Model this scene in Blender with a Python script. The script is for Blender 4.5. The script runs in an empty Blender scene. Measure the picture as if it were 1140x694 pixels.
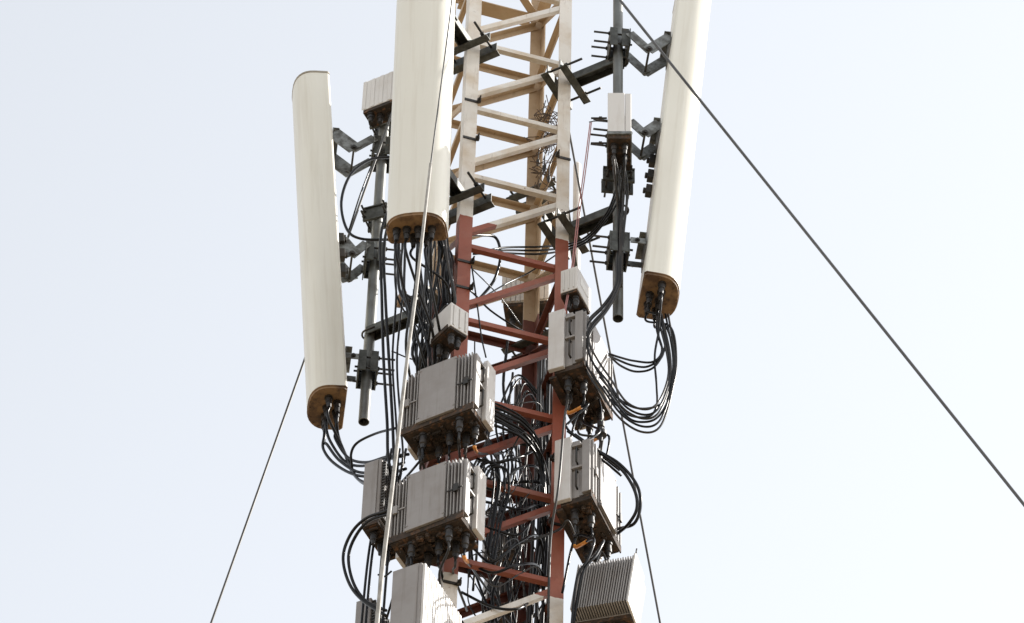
import bpy, math, random
from mathutils import Vector, Matrix

# ------------------------------------------------------------------ camera, sky, sun
SC = bpy.context.scene
C = SC.collection
R = math.radians
PW, PH = 1140.0, 694.0          # photograph's size: positions below are read from it
ELEV, ROLL, FPX, DIST = R(50.0), R(1.69), 4770.0, 23.9
CAMLOC = Vector((0, 0, 1.6))
Fw = Vector((0, math.cos(ELEV), math.sin(ELEV)))
U0 = Vector((0, -math.sin(ELEV), math.cos(ELEV)))
R0 = Vector((1, 0, 0))
RT = R0 * math.cos(ROLL) + U0 * math.sin(ROLL)
UP = U0 * math.cos(ROLL) - R0 * math.sin(ROLL)
cam_data = bpy.data.cameras.new('camera')
cam = bpy.data.objects.new('camera', cam_data)
C.objects.link(cam)
M = Matrix((RT, UP, -Fw)).transposed().to_4x4()
M.translation = CAMLOC
cam.matrix_world = M
cam_data.sensor_width = 36.0
cam_data.lens = 36.0 * FPX / PW
cam_data.clip_start = 0.5
cam_data.clip_end = 20000
SC.camera = cam

SUN_DIR = Vector((0.77, 0.17, 0.66)).normalized()      # towards the sun
W = bpy.data.worlds.new("World")
SC.world = W
W.use_nodes = True
nt = W.node_tree
nt.nodes.clear()
wo = nt.nodes.new('ShaderNodeOutputWorld')
bg = nt.nodes.new('ShaderNodeBackground')
sky = nt.nodes.new('ShaderNodeTexSky')
sky.sky_type = 'NISHITA'
sky.sun_disc = False
sky.sun_elevation = math.asin(SUN_DIR.z)
sky.sun_rotation = math.atan2(SUN_DIR.x, SUN_DIR.y)
sky.altitude = 0
sky.air_density = 1.0
sky.dust_density = 0.8
sky.ozone_density = 1.0
hs = nt.nodes.new('ShaderNodeHueSaturation')            # thin white overcast veil over the blue
hs.inputs['Saturation'].default_value = 0.20
hs.inputs['Hue'].default_value = 0.491
nt.links.new(sky.outputs[0], hs.inputs['Color'])
nt.links.new(hs.outputs[0], bg.inputs['Color'])
bg.inputs['Strength'].default_value = 0.15
nt.links.new(bg.outputs[0], wo.inputs[0])

sun_data = bpy.data.lights.new('sun', 'SUN')
sun_data.energy = 2.9
sun_data.angle = R(0.6)
sun_data.color = (1.0, 0.95, 0.88)
sun = bpy.data.objects.new('sun', sun_data)
C.objects.link(sun)
sun.rotation_euler = SUN_DIR.to_track_quat('Z', 'Y').to_euler()
sun.location = (20, 0, 40)

SC.view_settings.view_transform = 'Standard'
SC.view_settings.look = 'None'
SC.view_settings.gamma = 1
SC.view_settings.use_curve_mapping = False
SC.view_settings.exposure = 1.14

# ------------------------------------------------------------------ geometry of the view
Y0 = DIST * math.cos(ELEV)
PXM = 0.005                                               # metres per photo pixel at the mast

def at(px, py, dy=0.0):
    """World point on the upright plane dy metres behind the mast axis."""
    d = Fw + RT * ((px - PW / 2) / FPX) - UP * ((py - PH / 2) / FPX)
    return CAMLOC + d * ((Y0 + dy) / d.y)

def px_of(p):
    q = p - CAMLOC
    z = q.dot(Fw)
    return PW / 2 + FPX * q.dot(RT) / z, PH / 2 - FPX * q.dot(UP) / z

AX = at(553, 347, 0)                                      # mast axis
rng = random.Random(7)

# ------------------------------------------------------------------ mesh helpers
class MB:
    def __init__(s):
        s.v, s.f, s.sm = [], [], []

    def add(s, vs, fs, smooth=False):
        o = len(s.v)
        s.v += [tuple(v) for v in vs]
        for f in fs:
            s.f.append([i + o for i in f])
            s.sm.append(smooth)
        return s

    def box(s, x0, x1, y0, y1, z0, z1, m=None):
        vs = [Vector((x, y, z)) for z in (z0, z1) for y in (y0, y1) for x in (x0, x1)]
        if m is not None:
            vs = [m @ v for v in vs]
        return s.add(vs, [(0, 2, 3, 1), (4, 5, 7, 6), (0, 1, 5, 4), (2, 6, 7, 3), (0, 4, 6, 2), (1, 3, 7, 5)])

    def bar(s, p, q, n, w, h, off=(0, 0)):
        """Rectangular bar p-q; n is roughly the direction of h."""
        a = (q - p).normalized()
        b = a.cross(n).normalized()
        n = b.cross(a).normalized()
        vs = []
        for e in (p, q):
            for i, j in ((-1, -1), (1, -1), (1, 1), (-1, 1)):
                vs.append(e + b * (i * w / 2 + off[0]) + n * (j * h / 2 + off[1]))
        return s.add(vs, [(0, 1, 2, 3), (7, 6, 5, 4), (0, 4, 5, 1), (1, 5, 6, 2), (2, 6, 7, 3), (3, 7, 4, 0)])

    def angle(s, p, q, n1, n2, w1, w2, t):
        """L-section p-q: flange one along n1, flange two along n2, heel on the line."""
        prof = [(0, 0), (w1, 0), (w1, t), (t, t), (t, w2), (0, w2)]
        vs = [e + n1 * a + n2 * b for e in (p, q) for a, b in prof]
        fs = [(i, (i + 1) % 6, 6 + (i + 1) % 6, 6 + i) for i in range(6)]
        fs += [(0, 3, 2, 1), (0, 5, 4, 3), (6, 7, 8, 9), (6, 9, 10, 11)]
        return s.add(vs, fs)

    def prism(s, prof, z0, z1, m=None, smooth=False, k0=1.0, k1=1.0, c=(0, 0)):
        n = len(prof)
        def pr(k, z): return [Vector((c[0] + (x - c[0]) * k, c[1] + (y - c[1]) * k, z)) for x, y in prof]
        vs = pr(k0, z0) + pr(k1, z1)
        if m is not None:
            vs = [m @ v for v in vs]
        s.add(vs, [(i, (i + 1) % n, n + (i + 1) % n, n + i) for i in range(n)], smooth)
        s.add(vs[:n], [list(reversed(range(n)))])             # ends on vertices of their own: clean shading
        s.add(vs[n:], [list(range(n))])
        return s

    def tube(s, pts, r, n=8, r1=None, caps=True):
        pts = [Vector(p) for p in pts]
        m = len(pts)
        t = (pts[1] - pts[0]).normalized()
        a = t.orthogonal().normalized()
        vs = []
        for i, p in enumerate(pts):
            t2 = (pts[min(i + 1, m - 1)] - pts[max(i - 1, 0)])
            t2 = t2.normalized() if t2.length > 1e-9 else t
            a = (a - t2 * a.dot(t2))
            a = a.normalized() if a.length > 1e-6 else t2.orthogonal().normalized()
            b = t2.cross(a)
            rr = r if r1 is None else r + (r1 - r) * i / (m - 1)
            for k in range(n):
                w = 2 * math.pi * k / n
                vs.append(p + (a * math.cos(w) + b * math.sin(w)) * rr)
            t = t2
        fs = []
        for i in range(m - 1):
            for k in range(n):
                k2 = (k + 1) % n
                fs.append((i * n + k, i * n + k2, (i + 1) * n + k2, (i + 1) * n + k))
        s.add(vs, fs, True)
        if caps:
            o = len(s.v) - m * n
            s.f.append([o + k for k in reversed(range(n))]); s.sm.append(False)
            s.f.append([o + (m - 1) * n + k for k in range(n)]); s.sm.append(False)
        return s

    def lathe(s, p, ax, steps, n=12):
        """Rings of (distance along ax, radius)."""
        ax = ax.normalized()
        a = ax.orthogonal().normalized(); b = ax.cross(a)
        for (d0, r0), (d1, r1) in zip(steps, steps[1:]):
            vs = []
            for d, r in ((d0, r0), (d1, r1)):
                for k in range(n):
                    w = 2 * math.pi * k / n
                    vs.append(p + ax * d + (a * math.cos(w) + b * math.sin(w)) * r)
            s.add(vs, [(k, (k + 1) % n, n + (k + 1) % n, n + k) for k in range(n)], d1 != d0)
        for (d, r), rev in ((steps[0], True), (steps[-1], False)):
            vs = [p + ax * d + (a * math.cos(2 * math.pi * k / n) + b * math.sin(2 * math.pi * k / n)) * r for k in range(n)]
            s.add(vs, [list(reversed(range(n))) if rev else list(range(n))])
        return s

    def build(s, name, mat, parent=None, bevel=0.0):
        me = bpy.data.meshes.new(name)
        me.from_pydata(s.v, [], s.f)
        me.polygons.foreach_set('use_smooth', s.sm)
        me.materials.append(mat)
        me.update()
        o = bpy.data.objects.new(name, me)
        C.objects.link(o)
        if parent is not None:
            o.parent = parent
        if bevel > 0:
            b = o.modifiers.new('bevel', 'BEVEL')
            b.width = bevel; b.segments = 2; b.limit_method = 'ANGLE'; b.angle_limit = R(40)
        return o

def tag(o, label, cat=None, group=None, kind=None):
    if label: o['label'] = label
    if cat: o['category'] = cat
    if group: o['group'] = group
    if kind: o['kind'] = kind
    return o

def thing(name, label, cat, loc=(0, 0, 0), yaw=0.0, group=None, tilt=0.0, lean=0.0):
    o = bpy.data.objects.new(name, None)
    o.empty_display_size = 0.1
    C.objects.link(o)
    o.matrix_world = Matrix.Translation(loc) @ Matrix.Rotation(yaw, 4, 'Z') @ Matrix.Rotation(lean, 4, 'Y') @ Matrix.Rotation(tilt, 4, 'X')
    return tag(o, label, cat, group)

def spline(pts, sub=7):
    pts = [Vector(p) for p in pts]
    if len(pts) == 2:
        return [pts[0].lerp(pts[1], i / 6) for i in range(7)]
    P = [pts[0] * 2 - pts[1]] + pts + [pts[-1] * 2 - pts[-2]]
    out = []
    for i in range(1, len(P) - 2):
        p0, p1, p2, p3 = P[i - 1:i + 3]
        for k in range(sub):
            t = k / sub
            out.append(0.5 * ((2 * p1) + (p2 - p0) * t + (2 * p0 - 5 * p1 + 4 * p2 - p3) * t * t + (3 * p1 - p0 - 3 * p2 + p3) * t ** 3))
    out.append(pts[-1])
    return out

# ------------------------------------------------------------------ materials
def nodes_of(name):
    m = bpy.data.materials.new(name)
    m.use_nodes = True
    n = m.node_tree.nodes
    b = n['Principled BSDF']
    return m, m.node_tree, n, b

def mixrgb(T, a, b, fac, mode='MIX'):
    x = T.nodes.new('ShaderNodeMix'); x.data_type = 'RGBA'; x.blend_type = mode
    for sock, val in ((x.inputs[0], fac), (x.inputs[6], a), (x.inputs[7], b)):
        if hasattr(val, 'is_linked'): T.links.new(val, sock)
        else: sock.default_value = val
    return x.outputs[2]

def col(c): return (c[0], c[1], c[2], 1.0)

def ramp(T, src, lo, hi):
    r = T.nodes.new('ShaderNodeMapRange')
    r.inputs[1].default_value = lo; r.inputs[2].default_value = hi
    r.clamp = True
    T.links.new(src, r.inputs[0])
    return r.outputs[0]

def coords(T, scale=(1, 1, 1)):
    tc = T.nodes.new('ShaderNodeTexCoord')
    oi = T.nodes.new('ShaderNodeObjectInfo')
    mu = T.nodes.new('ShaderNodeMath'); mu.operation = 'MULTIPLY'; mu.inputs[1].default_value = 37.0
    T.links.new(oi.outputs['Random'], mu.inputs[0])
    ad = T.nodes.new('ShaderNodeVectorMath'); ad.operation = 'ADD'
    T.links.new(tc.outputs['Object'], ad.inputs[0]); T.links.new(mu.outputs[0], ad.inputs[1])
    mp = T.nodes.new('ShaderNodeMapping'); mp.inputs['Scale'].default_value = scale
    T.links.new(ad.outputs[0], mp.inputs[0])
    return mp.outputs[0]

def noise(T, vec, scale, detail=5, rough=0.6):
    n = T.nodes.new('ShaderNodeTexNoise')
    n.inputs['Scale'].default_value = scale; n.inputs['Detail'].default_value = detail; n.inputs['Roughness'].default_value = rough
    T.links.new(vec, n.inputs['Vector'])
    return n.outputs['Fac']

def weathered(name, base, dirt, rough=0.5, metallic=0.0, patch=(6, 0.5, 0.75), streak=None, grime=None, bump=0.0, amount=1.0, spec=0.5):
    m, T, N, b = nodes_of(name)
    c = col(base)
    if patch:
        f = ramp(T, noise(T, coords(T), patch[0]), patch[1], patch[2])
        mu = T.nodes.new('ShaderNodeMath'); mu.operation = 'MULTIPLY'; mu.inputs[1].default_value = amount
        T.links.new(f, mu.inputs[0])
        c = mixrgb(T, c, col(dirt), mu.outputs[0])
    if streak:                                   # rain runs: noise stretched along z
        f = ramp(T, noise(T, coords(T, (1, 1, streak[3])), streak[0], 4), streak[1], streak[2])
        mu = T.nodes.new('ShaderNodeMath'); mu.operation = 'MULTIPLY'; mu.inputs[1].default_value = streak[4]
        T.links.new(f, mu.inputs[0])
        c = mixrgb(T, c, col(dirt), mu.outputs[0])
    if grime:
        f = ramp(T, noise(T, coords(T), grime[0], 8, 0.7), grime[1], grime[2])
        c = mixrgb(T, c, col(grime[3]), f)
    if hasattr(c, 'is_linked'): T.links.new(c, b.inputs['Base Color'])
    else: b.inputs['Base Color'].default_value = c
    b.inputs['Roughness'].default_value = rough
    b.inputs['Metallic'].default_value = metallic
    b.inputs['Specular IOR Level'].default_value = spec
    if bump:
        bp = T.nodes.new('ShaderNodeBump'); bp.inputs['Strength'].default_value = bump; bp.inputs['Distance'].default_value = 0.004
        T.links.new(noise(T, coords(T), 60, 6), bp.inputs['Height'])
        T.links.new(bp.outputs[0], b.inputs['Normal'])
    return m

BAND = []                                        # filled below: z of the first colour change, band height
def mast_paint(stained_shaded=False):
    m, T, N, b = nodes_of('rust_stained_shaded_mast_paint' if stained_shaded else 'mast_paint')
    g = T.nodes.new('ShaderNodeNewGeometry')
    sp = T.nodes.new('ShaderNodeSeparateXYZ'); T.links.new(g.outputs['Position'], sp.inputs[0])
    nz = noise(T, g.outputs['Position'], 30, 3)
    ad = T.nodes.new('ShaderNodeMath'); ad.operation = 'MULTIPLY_ADD'; ad.inputs[1].default_value = 0.014
    T.links.new(nz, ad.inputs[0]); T.links.new(sp.outputs[2], ad.inputs[2])
    sb = T.nodes.new('ShaderNodeMath'); sb.operation = 'SUBTRACT'; sb.inputs[1].default_value = BAND[0] - BAND[1] - 5 * (BAND[1] + 4.2) + .007
    T.links.new(ad.outputs[0], sb.inputs[0])
    dv = T.nodes.new('ShaderNodeMath'); dv.operation = 'DIVIDE'; dv.inputs[1].default_value = BAND[1] + 4.2
    T.links.new(sb.outputs[0], dv.inputs[0])
    fr = T.nodes.new('ShaderNodeMath'); fr.operation = 'FRACT'; T.links.new(dv.outputs[0], fr.inputs[0])
    gt = T.nodes.new('ShaderNodeMath'); gt.operation = 'LESS_THAN'; gt.inputs[1].default_value = BAND[1] / (BAND[1] + 4.2)
    T.links.new(fr.outputs[0], gt.inputs[0])
    f = ramp(T, noise(T, g.outputs['Position'], 5, 6), 0.42, 0.75)
    w0, w1 = ((0.46, 0.345, 0.225), (0.33, 0.22, 0.125)) if stained_shaded else ((0.67, 0.635, 0.585), (0.50, 0.40, 0.29))
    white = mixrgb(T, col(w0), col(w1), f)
    r0, r1 = ((0.13, 0.034, 0.019), (0.075, 0.024, 0.015)) if stained_shaded else ((0.25, 0.060, 0.029), (0.27, 0.10, 0.062))  # rear members: much darker red, the mast's interior shade painted into the colour
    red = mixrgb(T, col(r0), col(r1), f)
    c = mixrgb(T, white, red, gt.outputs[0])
    mp = T.nodes.new('ShaderNodeMapping'); mp.inputs['Scale'].default_value = (1, 1, .12)
    T.links.new(g.outputs['Position'], mp.inputs[0])
    f2 = ramp(T, noise(T, mp.outputs[0], 40, 4), 0.60, 0.78)
    mu = T.nodes.new('ShaderNodeMath'); mu.operation = 'MULTIPLY'; mu.inputs[1].default_value = .45; T.links.new(f2, mu.inputs[0])
    c = mixrgb(T, c, col((0.16, 0.09, 0.055)), mu.outputs[0])
    f3 = ramp(T, noise(T, g.outputs['Position'], 28, 8, .75), 0.63, 0.70)
    c = mixrgb(T, c, col((0.12, 0.055, 0.03)), f3)
    T.links.new(c, b.inputs['Base Color'])
    b.inputs['Roughness'].default_value = 0.55
    return m

m_radome = weathered('radome_paint', (0.725, 0.71, 0.64), (0.52, 0.475, 0.385), 0.42, patch=(2.2, .45, .85), amount=.15, streak=(22, .5, .8, .04, .5), grime=(22, .68, .80, (.46, .40, .30)))
m_cap = weathered('radome_end_dirty', (0.24, 0.145, 0.07), (0.10, 0.055, 0.028), 0.7, patch=(11, .42, .62), grime=(22, .56, .70, (.035, .023, .016)))
m_toprim = weathered('radome_top_rim', (0.33, 0.30, 0.25), (0.2, 0.16, 0.11), 0.6)
m_steel = weathered('galvanised_bracket', (0.085, 0.09, 0.082), (0.035, 0.035, 0.03), 0.55, 0.35, patch=(18, .38, .62), grime=(30, .62, .72, (.15, .09, .05)))
m_steel2 = weathered('galvanised_link', (0.23, 0.24, 0.235), (0.085, 0.083, 0.074), 0.5, 0.4, patch=(22, .40, .62), grime=(45, .6, .7, (.10, .07, .045)))
m_pole = weathered('galvanised_pipe', (0.17, 0.178, 0.172), (0.10, 0.098, 0.088), 0.45, 0.45, patch=(7, .4, .7), streak=(25, .5, .75, .1, .5))
m_bolt = weathered('dark_threaded_rod', (0.035, 0.033, 0.03), (0.07, 0.05, 0.035), 0.5, 0.5)
m_cable = weathered('black_cable_jacket', (0.006, 0.006, 0.007), (0.012, 0.011, 0.010), 0.28, patch=(8, .5, .7), spec=.22)
m_cable2 = weathered('dusty_cable_jacket', (0.02, 0.019, 0.018), (0.06, 0.05, 0.042), 0.33, patch=(9, .45, .75), spec=.3)
m_palecab = weathered('pale_rope_sleeve', (0.36, 0.345, 0.32), (0.2, 0.185, 0.16), 0.6, patch=(12, .4, .7))
m_wire = weathered('steel_guy_wire', (0.085, 0.083, 0.08), (0.05, 0.045, 0.04), 0.5, 0.3)
m_radio = weathered('grey_radio_paint', (0.28, 0.265, 0.255), (0.14, 0.112, 0.092), 0.5, patch=(5, .4, .8), amount=.5, streak=(22, .5, .75, .08, .5), grime=(50, .66, .74, (.12, .08, .05)))
m_cover = weathered('grey_cover_paint', (0.265, 0.248, 0.238), (0.15, 0.122, 0.10), 0.5, patch=(6, .42, .8), amount=.5, streak=(30, .5, .72, .06, .6), grime=(70, .67, .72, (.10, .07, .05)))
m_white = weathered('white_radio_paint', (0.62, 0.60, 0.575), (0.38, 0.32, 0.26), 0.45, patch=(5, .5, .85), amount=.5, streak=(24, .55, .8, .08, .5))
m_rust = weathered('dirty_radio_base', (0.052, 0.033, 0.021), (0.02, 0.014, 0.010), 0.85, patch=(16, .35, .6), grime=(26, .53, .68, (.17, .08, .035)), bump=.6)
m_conn = weathered('black_connector_boot', (0.014, 0.013, 0.013), (0.035, 0.026, 0.02), 0.5, patch=(25, .45, .7))
m_metalconn = weathered('metal_connector', (0.45, 0.43, 0.40), (0.2, 0.14, 0.09), 0.35, 0.7, patch=(30, .4, .7))
m_mesh = weathered('dark_vent_grille', (0.05, 0.05, 0.05), (0.09, 0.07, 0.055), 0.6)
m_orange = weathered('orange_tape', (0.62, 0.24, 0.04), (0.35, 0.14, 0.04), 0.5)
m_pink = weathered('pink_wire_jacket', (0.42, 0.18, 0.17), (0.25, 0.12, 0.11), 0.5)
m_twig = weathered('dry_twig', (0.09, 0.06, 0.04), (0.04, 0.028, 0.02), 0.9)
m_hole = weathered('dark_port', (0.01, 0.01, 0.01), (0.02, 0.015, 0.012), 0.7)
m_end = weathered('end_plate_paint', (0.56, 0.54, 0.52), (0.34, 0.28, 0.23), 0.5, patch=(5, .45, .85), amount=.5, streak=(24, .5, .75, .08, .5), grime=(45, .66, .74, (.14, .09, .055)))
m_label = weathered('paper_sticker', (0.78, 0.77, 0.75), (0.6, 0.56, 0.5), 0.5)

# ------------------------------------------------------------------ ground
mg, T, N, b = nodes_of('dry_earth')
tc = T.nodes.new('ShaderNodeNewGeometry')
f = ramp(T, noise(T, tc.outputs['Position'], 0.15, 8), .4, .6)
c = mixrgb(T, col((0.21, 0.16, 0.105)), col((0.15, 0.125, 0.07)), f)
f2 = ramp(T, noise(T, tc.outputs['Position'], 3, 8), .4, .7)
c = mixrgb(T, c, col((0.26, 0.2, 0.135)), f2)
T.links.new(c, b.inputs['Base Color']); b.inputs['Roughness'].default_value = 0.95
g = MB()
g.add([(-6000, -6000, 0), (6000, -6000, 0), (6000, 6000, 0), (-6000, 6000, 0)], [(0, 1, 2, 3)])
go = g.build('ground', mg)
go['kind'] = 'structure'

# ------------------------------------------------------------------ the lattice mast
YAW = math.atan2(30, 108)
SIDE = 112 * PXM
ex = Vector((math.cos(YAW), math.sin(YAW), 0)); ey = Vector((-math.sin(YAW), math.cos(YAW), 0))
AXY = Vector((AX.x, AX.y, 0))
LEG = {'A': AXY - ex * SIDE / 2 - ey * SIDE / 2, 'B': AXY + ex * SIDE / 2 - ey * SIDE / 2,
       'C': AXY + ex * SIDE / 2 + ey * SIDE / 2, 'D': AXY - ex * SIDE / 2 + ey * SIDE / 2}
OUT = {k: (p - AXY).normalized() for k, p in LEG.items()}
def legdy(k): return LEG[k].y - Y0
def leg_z(k, py):
    """Height at which leg k crosses image row py."""
    p = LEG[k]; lo, hi = 0.0, 60.0
    for _ in range(60):
        mid = (lo + hi) / 2
        if px_of(Vector((p.x, p.y, mid)))[1] > py: lo = mid
        else: hi = mid
    return lo
def on(k, z, out=0.0): return Vector((LEG[k].x, LEG[k].y, z)) + OUT[k] * out

zb0 = leg_z('A', 246); zb1 = leg_z('A', 644)
BAND[:] = [zb0, zb0 - zb1]
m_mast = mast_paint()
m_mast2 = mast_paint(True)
Z1 = leg_z('A', 50); BAY = (Z1 - leg_z('A', 358)) / 4
TOP_Z = Z1 + 3.4 * BAY
mast = thing('lattice_mast', 'square steel lattice mast banded in white and red paint at the centre', 'mast', (AXY.x, AXY.y, 0))
MI = mast.matrix_world.inverted()
def lv(p): return MI @ p
LW = 0.075
SIGN = {'A': (ex, ey), 'B': (-ex, ey), 'C': (-ex, -ey), 'D': (ex, -ey)}
for k in 'ABCD':
    m = MB()
    p = LEG[k]
    n1, n2 = SIGN[k]
    heel = p - n1 * LW * .5 - n2 * LW * .5
    m.angle(lv(heel), lv(heel + Vector((0, 0, TOP_Z))), n1, n2, LW, LW, 0.008)
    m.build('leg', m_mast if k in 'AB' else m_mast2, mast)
FACES = [('A', 'B', 0), ('B', 'C', 0), ('C', 'D', 1), ('D', 'A', 1)]
# inward normals
INW = {'AB': ey, 'BC': -ex, 'CD': -ey, 'DA': ex}
zv = Vector((0, 0, 1))
bulk = MB()
def strut(p, q, inw, flip=False):
    m = MB()
    up = zv - (q - p).normalized() * zv.dot((q - p).normalized())
    up.normalize()
    m.angle(p, q, inw, -up if flip else up, .036 if flip else .032, .040 if flip else .034, .005)
    return m
nb = 0
kmin = -int(Z1 / BAY) + 1
for i in range(kmin, 4):
    z = Z1 + i * BAY
    for a, b2, _ in FACES:
        inw = INW[a + b2]
        pa, pb = LEG[a], LEG[b2]
        d = (pb - pa).normalized()
        base_off = -inw * (LW * .5 - .010) - inw * .0
        items = [(pa + d * .02 + zv * (z - .017), pb - d * .02 + zv * (z - .017), 'girt')]
        # one diagonal in the bay below this level
        zlo, zhi = z - BAY + .10, z - .085
        za, zb = {'AB': (zlo, zhi), 'BC': (zlo, zhi), 'CD': (zhi, zlo), 'DA': (zhi, zlo)}[a + b2]
        items.append((pa + d * .015 + zv * za, pb - d * .015 + zv * zb, 'brace'))
        for p, q, nm in items:
            p = p + base_off; q = q + base_off
            ys = [px_of(p)[1], px_of(q)[1]]
            m = strut(lv(p), lv(q), inw, a + b2 in ('CD', 'BC', 'DA'))
            if max(ys) > -15 and min(ys) < PH + 15:
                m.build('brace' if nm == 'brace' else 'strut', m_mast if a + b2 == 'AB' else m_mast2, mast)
            else:
                bulk.add(m.v, m.f)
bo = bulk.build('brace', m_mast, mast); bo['kind'] = 'stuff'
# flat diaphragm plates where the frame is stiffened, near the top of the picture
zd = leg_z('C', 25)
m = MB()
pc, pdv, pbv, pav = (lv(LEG[k] + zv * zd) for k in 'CDBA')
m.bar(pdv + ex * .05, pc - ex * .05, zv, .10, .008)
m.bar(pbv + ey * .05, pc - ey * .09, zv, .075, .008)
m.bar(pav.lerp(pc, .04), pc.lerp(pav, .08), zv, .05, .006, off=(0, .009))
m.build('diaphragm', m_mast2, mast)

# ------------------------------------------------------------------ helpers for hardware
def rod(m, p, q, r=.007, nut=None):
    m.tube([p, q], r, 7)
    if nut is not None:
        a = (q - p).normalized()
        m.lathe(p.lerp(q, nut) - a * .009, a, [(0, r * 1.9), (.018, r * 1.9)], 6)

def mount_arm(k, py, length, label, beam_l=None, plate=.31):
    """Clamp of two plates and two threaded rods on leg k, with a beam standing out from the corner."""
    z = leg_z(k, py)
    o = thing('standoff_mount', label, 'standoff mount', on(k, z), 0, 'steel standoffs clamped to the mast')
    I = o.matrix_world.inverted()
    u = OUT[k]; w = Vector((-u.y, u.x, 0))
    O = Vector((0, 0, 0))
    for s_, nm in ((.062, 'clamp_plate'), (-.022, 'clamp_plate')):
        m = MB()
        p, q = u * s_ - w * plate / 2, u * s_ + w * plate / 2
        m.bar(p, q, zv, .007, .072)
        m.bar(p + u * .024 * (1 if s_ > 0 else -1), q + u * .024 * (1 if s_ > 0 else -1), zv, .04, .006, off=(0, -.033))
        m.build(nm, m_steel, o, .0015)
    for s_ in (-1, 1):
        m = MB()
        rod(m, w * s_ * (plate / 2 - .035) - u * .07 + zv * .008, w * s_ * (plate / 2 - .035) + u * .19 + zv * .008, .0075, .62)
        for uu in (.075, -.03):
            m.lathe(w * s_ * (plate / 2 - .035) + u * uu + zv * .008, u, [(0, .014), (.010, .014)], 6)
        m.build('threaded_rod', m_bolt, o)
    m = MB()
    m.bar(u * .066, u * length, zv, .072, .006, off=(0, .032))
    m.bar(u * .066, u * length, zv, .006, .058, off=(.033, 0))
    m.bar(u * .066, u * length, zv, .006, .058, off=(-.033, 0))
    m.build('beam', m_steel, o, .001)
    # u-bolt round the pole at the arm's end
    m = MB()
    e = u * (length - .01)
    pts = [e - w * .038 - u * .05, e - w * .038 + u * .01]
    for i in range(1, 8):
        a = math.pi * i / 8
        pts.append(e - w * .038 * math.cos(a) + u * (.01 + .038 * math.sin(a)))
    pts += [e + w * .038 + u * .01, e + w * .038 - u * .05]
    m.tube(pts, .006, 7)
    m.build('u_bolt', m_bolt, o)
    return o

def arm_len(k, py, pole):
    z = leg_z(k, py)
    v = pole - on(k, z); v.z = 0
    return v.length

# ------------------------------------------------------------------ pipes
def pole(px, py_top, px2, py_bot, dy, r, label):
    p = at(px2, py_bot, dy)
    t = at(px, py_top, dy)
    o = thing('mounting_pole', label, 'pole', p)
    h = t.z - p.z
    m = MB()
    m.lathe(Vector((0, 0, 0)), zv, [(0, r * .86), (0, r), (h, r), (h, r * .86)], 24)
    m.f.pop(-2); m.sm.pop(-2)                     # open lower end
    m.lathe(Vector((0, 0, .001)), zv, [(0, r * .86), (.12, r * .86)], 24)
    m.f.pop(-2); m.sm.pop(-2)
    m.build('pipe', m_pole, o)
    return o, p

dyR, dyL, dyF = -.42, .42, -.60
poleR, pR = pole(688, -60, 688, 355, dyR, .029, 'grey galvanised pipe carrying the right antenna, open end below')
poleL, pL = pole(430, 92, 405, 470, dyL, .031, 'grey galvanised pipe carrying the left antenna, open end below')
pF_bot = at(480, 248, dyF)
poleF, pF = pole(489, -60, 480, 236, dyF, .029, 'grey galvanised pipe hidden behind the front antenna')

mount_arm('B', 96, arm_len('B', 96, pR), 'dark steel arm from the right white leg to upper right pipe')
mount_arm('B', 262, arm_len('B', 262, pR), 'dark steel arm at the red and white paint line reaching the right pipe')
mount_arm('A', 60, arm_len('A', 60, pF), 'dark steel arm clamped to left white leg beside the top of front antenna')
mount_arm('A', 228, arm_len('A', 228, pF), 'dark steel arm clamped to left leg just above its red paint')
mount_arm('D', 343, arm_len('D', 343, pL), 'grey steel arm reaching left to the pipe behind hanging cables')
mount_arm('C', 215, .30, 'dark steel clamp on rear leg above the white paint edge')
mount_arm('C', 383, .30, 'dark steel clamp on rear leg at the red braces')

# ------------------------------------------------------------------ panel antennas
def panel_profile():
    hw, side, fr = .163, -.085, .125
    prof = [(hw - .016, .0), (hw - .012, .0), (hw, -.012), (hw, -.016), (hw, side + .006), (hw, side)]
    for i in range(1, 16):
        a = math.pi * i / 16
        cx = math.copysign(abs(math.cos(a)) ** .75, math.cos(a))
        prof.append((hw * cx, side - fr * math.sin(a) ** .85))
    prof += [(-hw, side), (-hw, side + .006), (-hw, -.016), (-hw, -.012), (-hw + .012, 0), (-hw + .016, 0)]
    return list(reversed(prof))
PROF = panel_profile()
PLEN = 2.86
PORTS = [(-.105, -.105), (-.05, -.11), (.012, -.105), (.085, -.10), (-.02, -.05), (.05, -.05)]
def port(parent, x, y, z, r=.019, l=.085, mat=None):
    m = MB()
    m.lathe(Vector((x, y, z)), -zv, [(0, r * 1.25), (.012, r * 1.25), (.012, r), (l * .55, r), (l * .55, r * .8), (l, r * .65)], 12)
    return m.build('connector', mat or m_conn, parent)

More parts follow.
